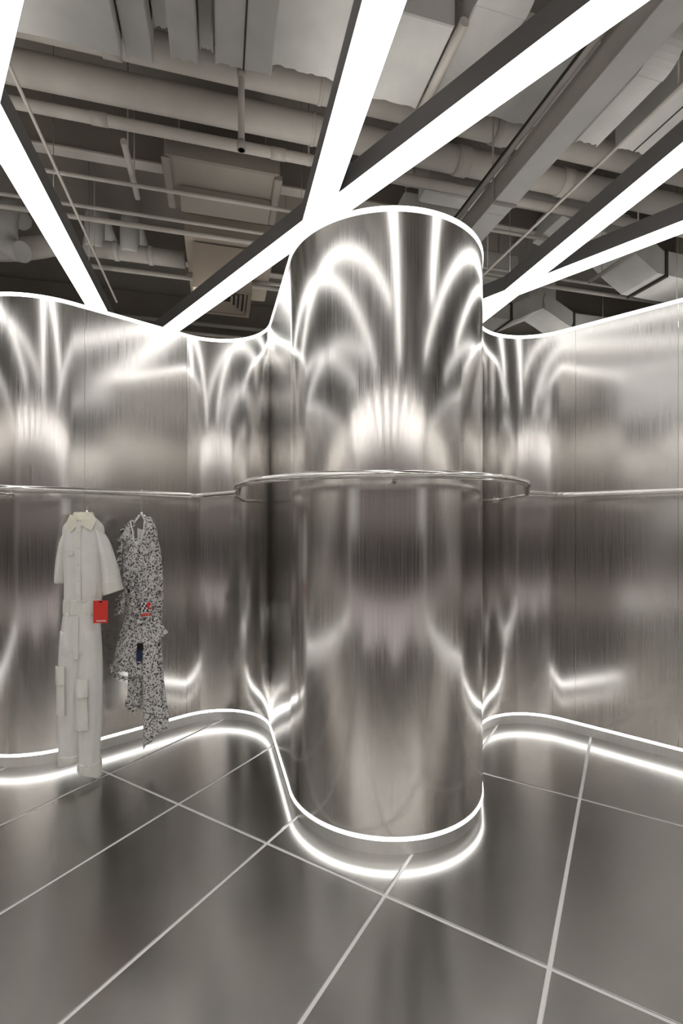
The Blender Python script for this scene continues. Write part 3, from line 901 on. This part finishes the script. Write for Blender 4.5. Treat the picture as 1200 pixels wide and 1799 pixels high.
# ruffles along the edge
def ruffle(name, path, wid, amp, nw, parent, mat, out=(-1, -0.3, 0)):
    """frilled strip following path (x, y, z), standing out along 'out'"""
    P = [Vector(p) for p in path]
    n = 40; A = []; B = []
    for i in range(n + 1):
        f = i / n * (len(P) - 1); j = min(int(f), len(P) - 2)
        p = P[j].lerp(P[j + 1], f - j)
        w = math.sin(nw * 2 * math.pi * i / n)
        A.append(p)
        B.append(p + Vector(out) * wid * (1 + 0.2 * math.sin(i * 1.7)) + Vector((0.2 * amp * w, amp * w, -0.3 * wid)))
    mb = MB()
    off = Vector((0, 0.003, 0))
    rings = []
    for a, b in zip(A, B):
        rings.append([a, a.lerp(b, .5), b, b + off, a.lerp(b, .5) + off, a + off])
    mb.loft(rings, True, True)
    return mb.build(name, mat, parent)
ruffle('ruffle', [(dx(226), -.03, dz(920)), (dx(219), -.035, dz(940)), (dx(217), -.045, dz(970)), (dx(216), -.055, dz(1000)), (dx(216), -.055, dz(1030))], .022, .014, 6, Dr, M['print'])
ruffle('ruffle', [(dx(238), -.062, dz(960)), (dx(234), -.070, dz(990)), (dx(236), -.072, dz(1020)), (dx(228), -.070, dz(1050)), (dx(222), -.060, dz(1075))], .03, .016, 7, Dr, M['print'], (-0.9, -0.5, 0))
ruffle('ruffle', [(dx(266), -.045, dz(925)), (dx(270), -.055, dz(960)), (dx(268), -.065, dz(1000)), (dx(270), -.065, dz(1040))], .020, .012, 6, Dr, M['print'], (-0.8, -0.6, 0))
ruffle('ruffle', [(dx(222), -.05, dz(1035)), (dx(217), -.05, dz(1055)), (dx(216), -.045, dz(1072))], .035, .015, 4, Dr, M['print'], (-0.8, -0.3, -.5))
# skirt: a flared shell with stepped uneven hem, and a longer front fall
def hem(q):
    return 0.016 * math.sin(5 * q) - 0.045 * math.cos(q + 0.4) * -1
rows = [(dz(v), dx(c), y, w / kd, d) for v, c, y, w, d in
        ((1082, 250, 0, 32, .056), (1100, 247, 0, 35, .062), (1130, 242, 0, 38, .068), (1160, 238, 0, 40, .072), (1180, 236, 0, 41, .074))]
garment_tube(rows, 0.16, 9, 0.4, 72, zf_last=lambda q: 0.012 * math.sin(6 * q) + 0.03 * math.cos(q + math.pi) * 0.6).build('skirt', M['print'], Dr)
rows = [(dz(v), dx(c), y, w / kd, d) for v, c, y, w, d in
        ((1110, 248, .01, 24, .05), (1150, 243, .01, 22, .055), (1200, 238, .01, 17, .055), (1225, 236, .01, 15.5, .052), (1238, 236, .01, 15.5, .05))]
garment_tube(rows, 0.16, 6, 1.4, 48, zf_last=lambda q: 0.012 * math.sin(4 * q) - 0.022 * math.cos(q)).build('underskirt', M['print'], Dr)
rows = [(dz(v), dx(c), y, w / kd, d) for v, c, y, w, d in
        ((1085, 262, -.03, 19, .04), (1120, 268, -.03, 18, .045), (1170, 272, -.035, 18.5, .045), (1220, 275.5, -.035, 20, .045), (1262, 278.5, -.035, 22.5, .042), (1288, 279, -.035, 22.5, .040))]
garment_tube(rows, 0.16, 6, 0.8, 56, zf_last=lambda q: 0.075 * math.cos(q) + 0.01 * math.sin(5 * q) + 0.0).build('front_fall', M['print'], Dr)
ruffle('hem_frill', [(dx(196), -.05, dz(1165)), (dx(210), -.07, dz(1178)), (dx(225), -.075, dz(1182)), (dx(240), -.07, dz(1184))], .020, .010, 5, Dr, M['print'], (-0.1, -0.4, -0.9))
ruffle('hem_frill', [(dx(224), -.045, dz(1226)), (dx(234), -.055, dz(1234)), (dx(246), -.05, dz(1240))], .022, .010, 4, Dr, M['print'], (-0.1, -0.3, -0.9))
ruffle('front_frill', [(dx(250), -.085, dz(1000)), (dx(246), -.088, dz(1030)), (dx(252), -.085, dz(1060)), (dx(262), -.08, dz(1090))], .024, .014, 6, Dr, M['print'], (-0.9, -0.4, 0))
# peplum corner
mb = MB()
pts = [(268, 1080, -.06), (285, 1081, -.05), (302, 1107, -.035), (284, 1122, -.05), (268, 1130, -.06), (260, 1100, -.068)]
f_ = [(dx(u), y - .012, dz(v)) for u, v, y in pts]
mb.loft([[(x, y + .01, z) for x, y, z in f_], f_], smooth=False)
mb.build('peplum', M['print'], Dr)
# embroidered badge: navy and white checks, red bird shape and red lettering
bd = MB().box(dx(259), dx(279), -.0815, -.080, dz(1080), dz(1054)).build('badge', M['print'], Dr)
tag(bd, 'checked flag badge in navy and white with red shapes')
mb = MB(); mw = MB()
for i in range(4):
    for j in range(3):
        x0 = 259.5 + j * 3.3 + i * 0.9; v0 = 1055 + i * 3.8
        (mb if (i + j) % 2 else mw).box(dx(x0), dx(x0 + 3.3), -.0828, -.0814, dz(v0 + 3.8), dz(v0))
mb.build('navy_checks', M['navy'], bd); mw.build('white_checks', M['ink'], bd)
mb = MB()
mb.loft([[(dx(u), -.0814, dz(v)) for u, v in ((268, 1058), (272, 1054), (278, 1057), (274, 1061), (277, 1065), (271, 1066), (270, 1061))],
         [(dx(u), -.083, dz(v)) for u, v in ((268, 1058), (272, 1054), (278, 1057), (274, 1061), (277, 1065), (271, 1066), (270, 1061))]], smooth=False)
for q, (a, b, c, d) in enumerate(((260, 263, 1074, 1079), (264, 267, 1073, 1078), (268, 271, 1072.5, 1077.5), (272, 277, 1072, 1074), (272, 277, 1075, 1077))):
    mb.box(dx(a), dx(b), -.083, -.0814, dz(d), dz(c))
mb.build('red_motif', M['red'], bd)
lb = MB().box(dx(251.5), dx(261), -.089, -.087, dz(1158), dz(1135)).build('care_label', M['navy'], Dr)
tag(lb, 'navy and black woven label hanging at the hip')
MB().box(dx(253), dx(263), -.0895, -.0865, dz(1136), dz(1124)).build('label_top', M['black'], lb)
MB().box(dx(253), dx(260), -.0896, -.0886, dz(1156.5), dz(1155.3)).build('print', M['ink'], lb)
pt = ruffle('dark_motif', [(dx(233), -.085, dz(1026)), (dx(238), -.088, dz(1032)), (dx(240), -.085, dz(1038))], .014, .006, 2, Dr, M['navy'], (-0.6, -0.2, 0.3))
hanger(DX - .005, DY + 0.0, .06, .05, dz(903), math.radians(-8), 'slim metal hanger showing above the printed dress straps')
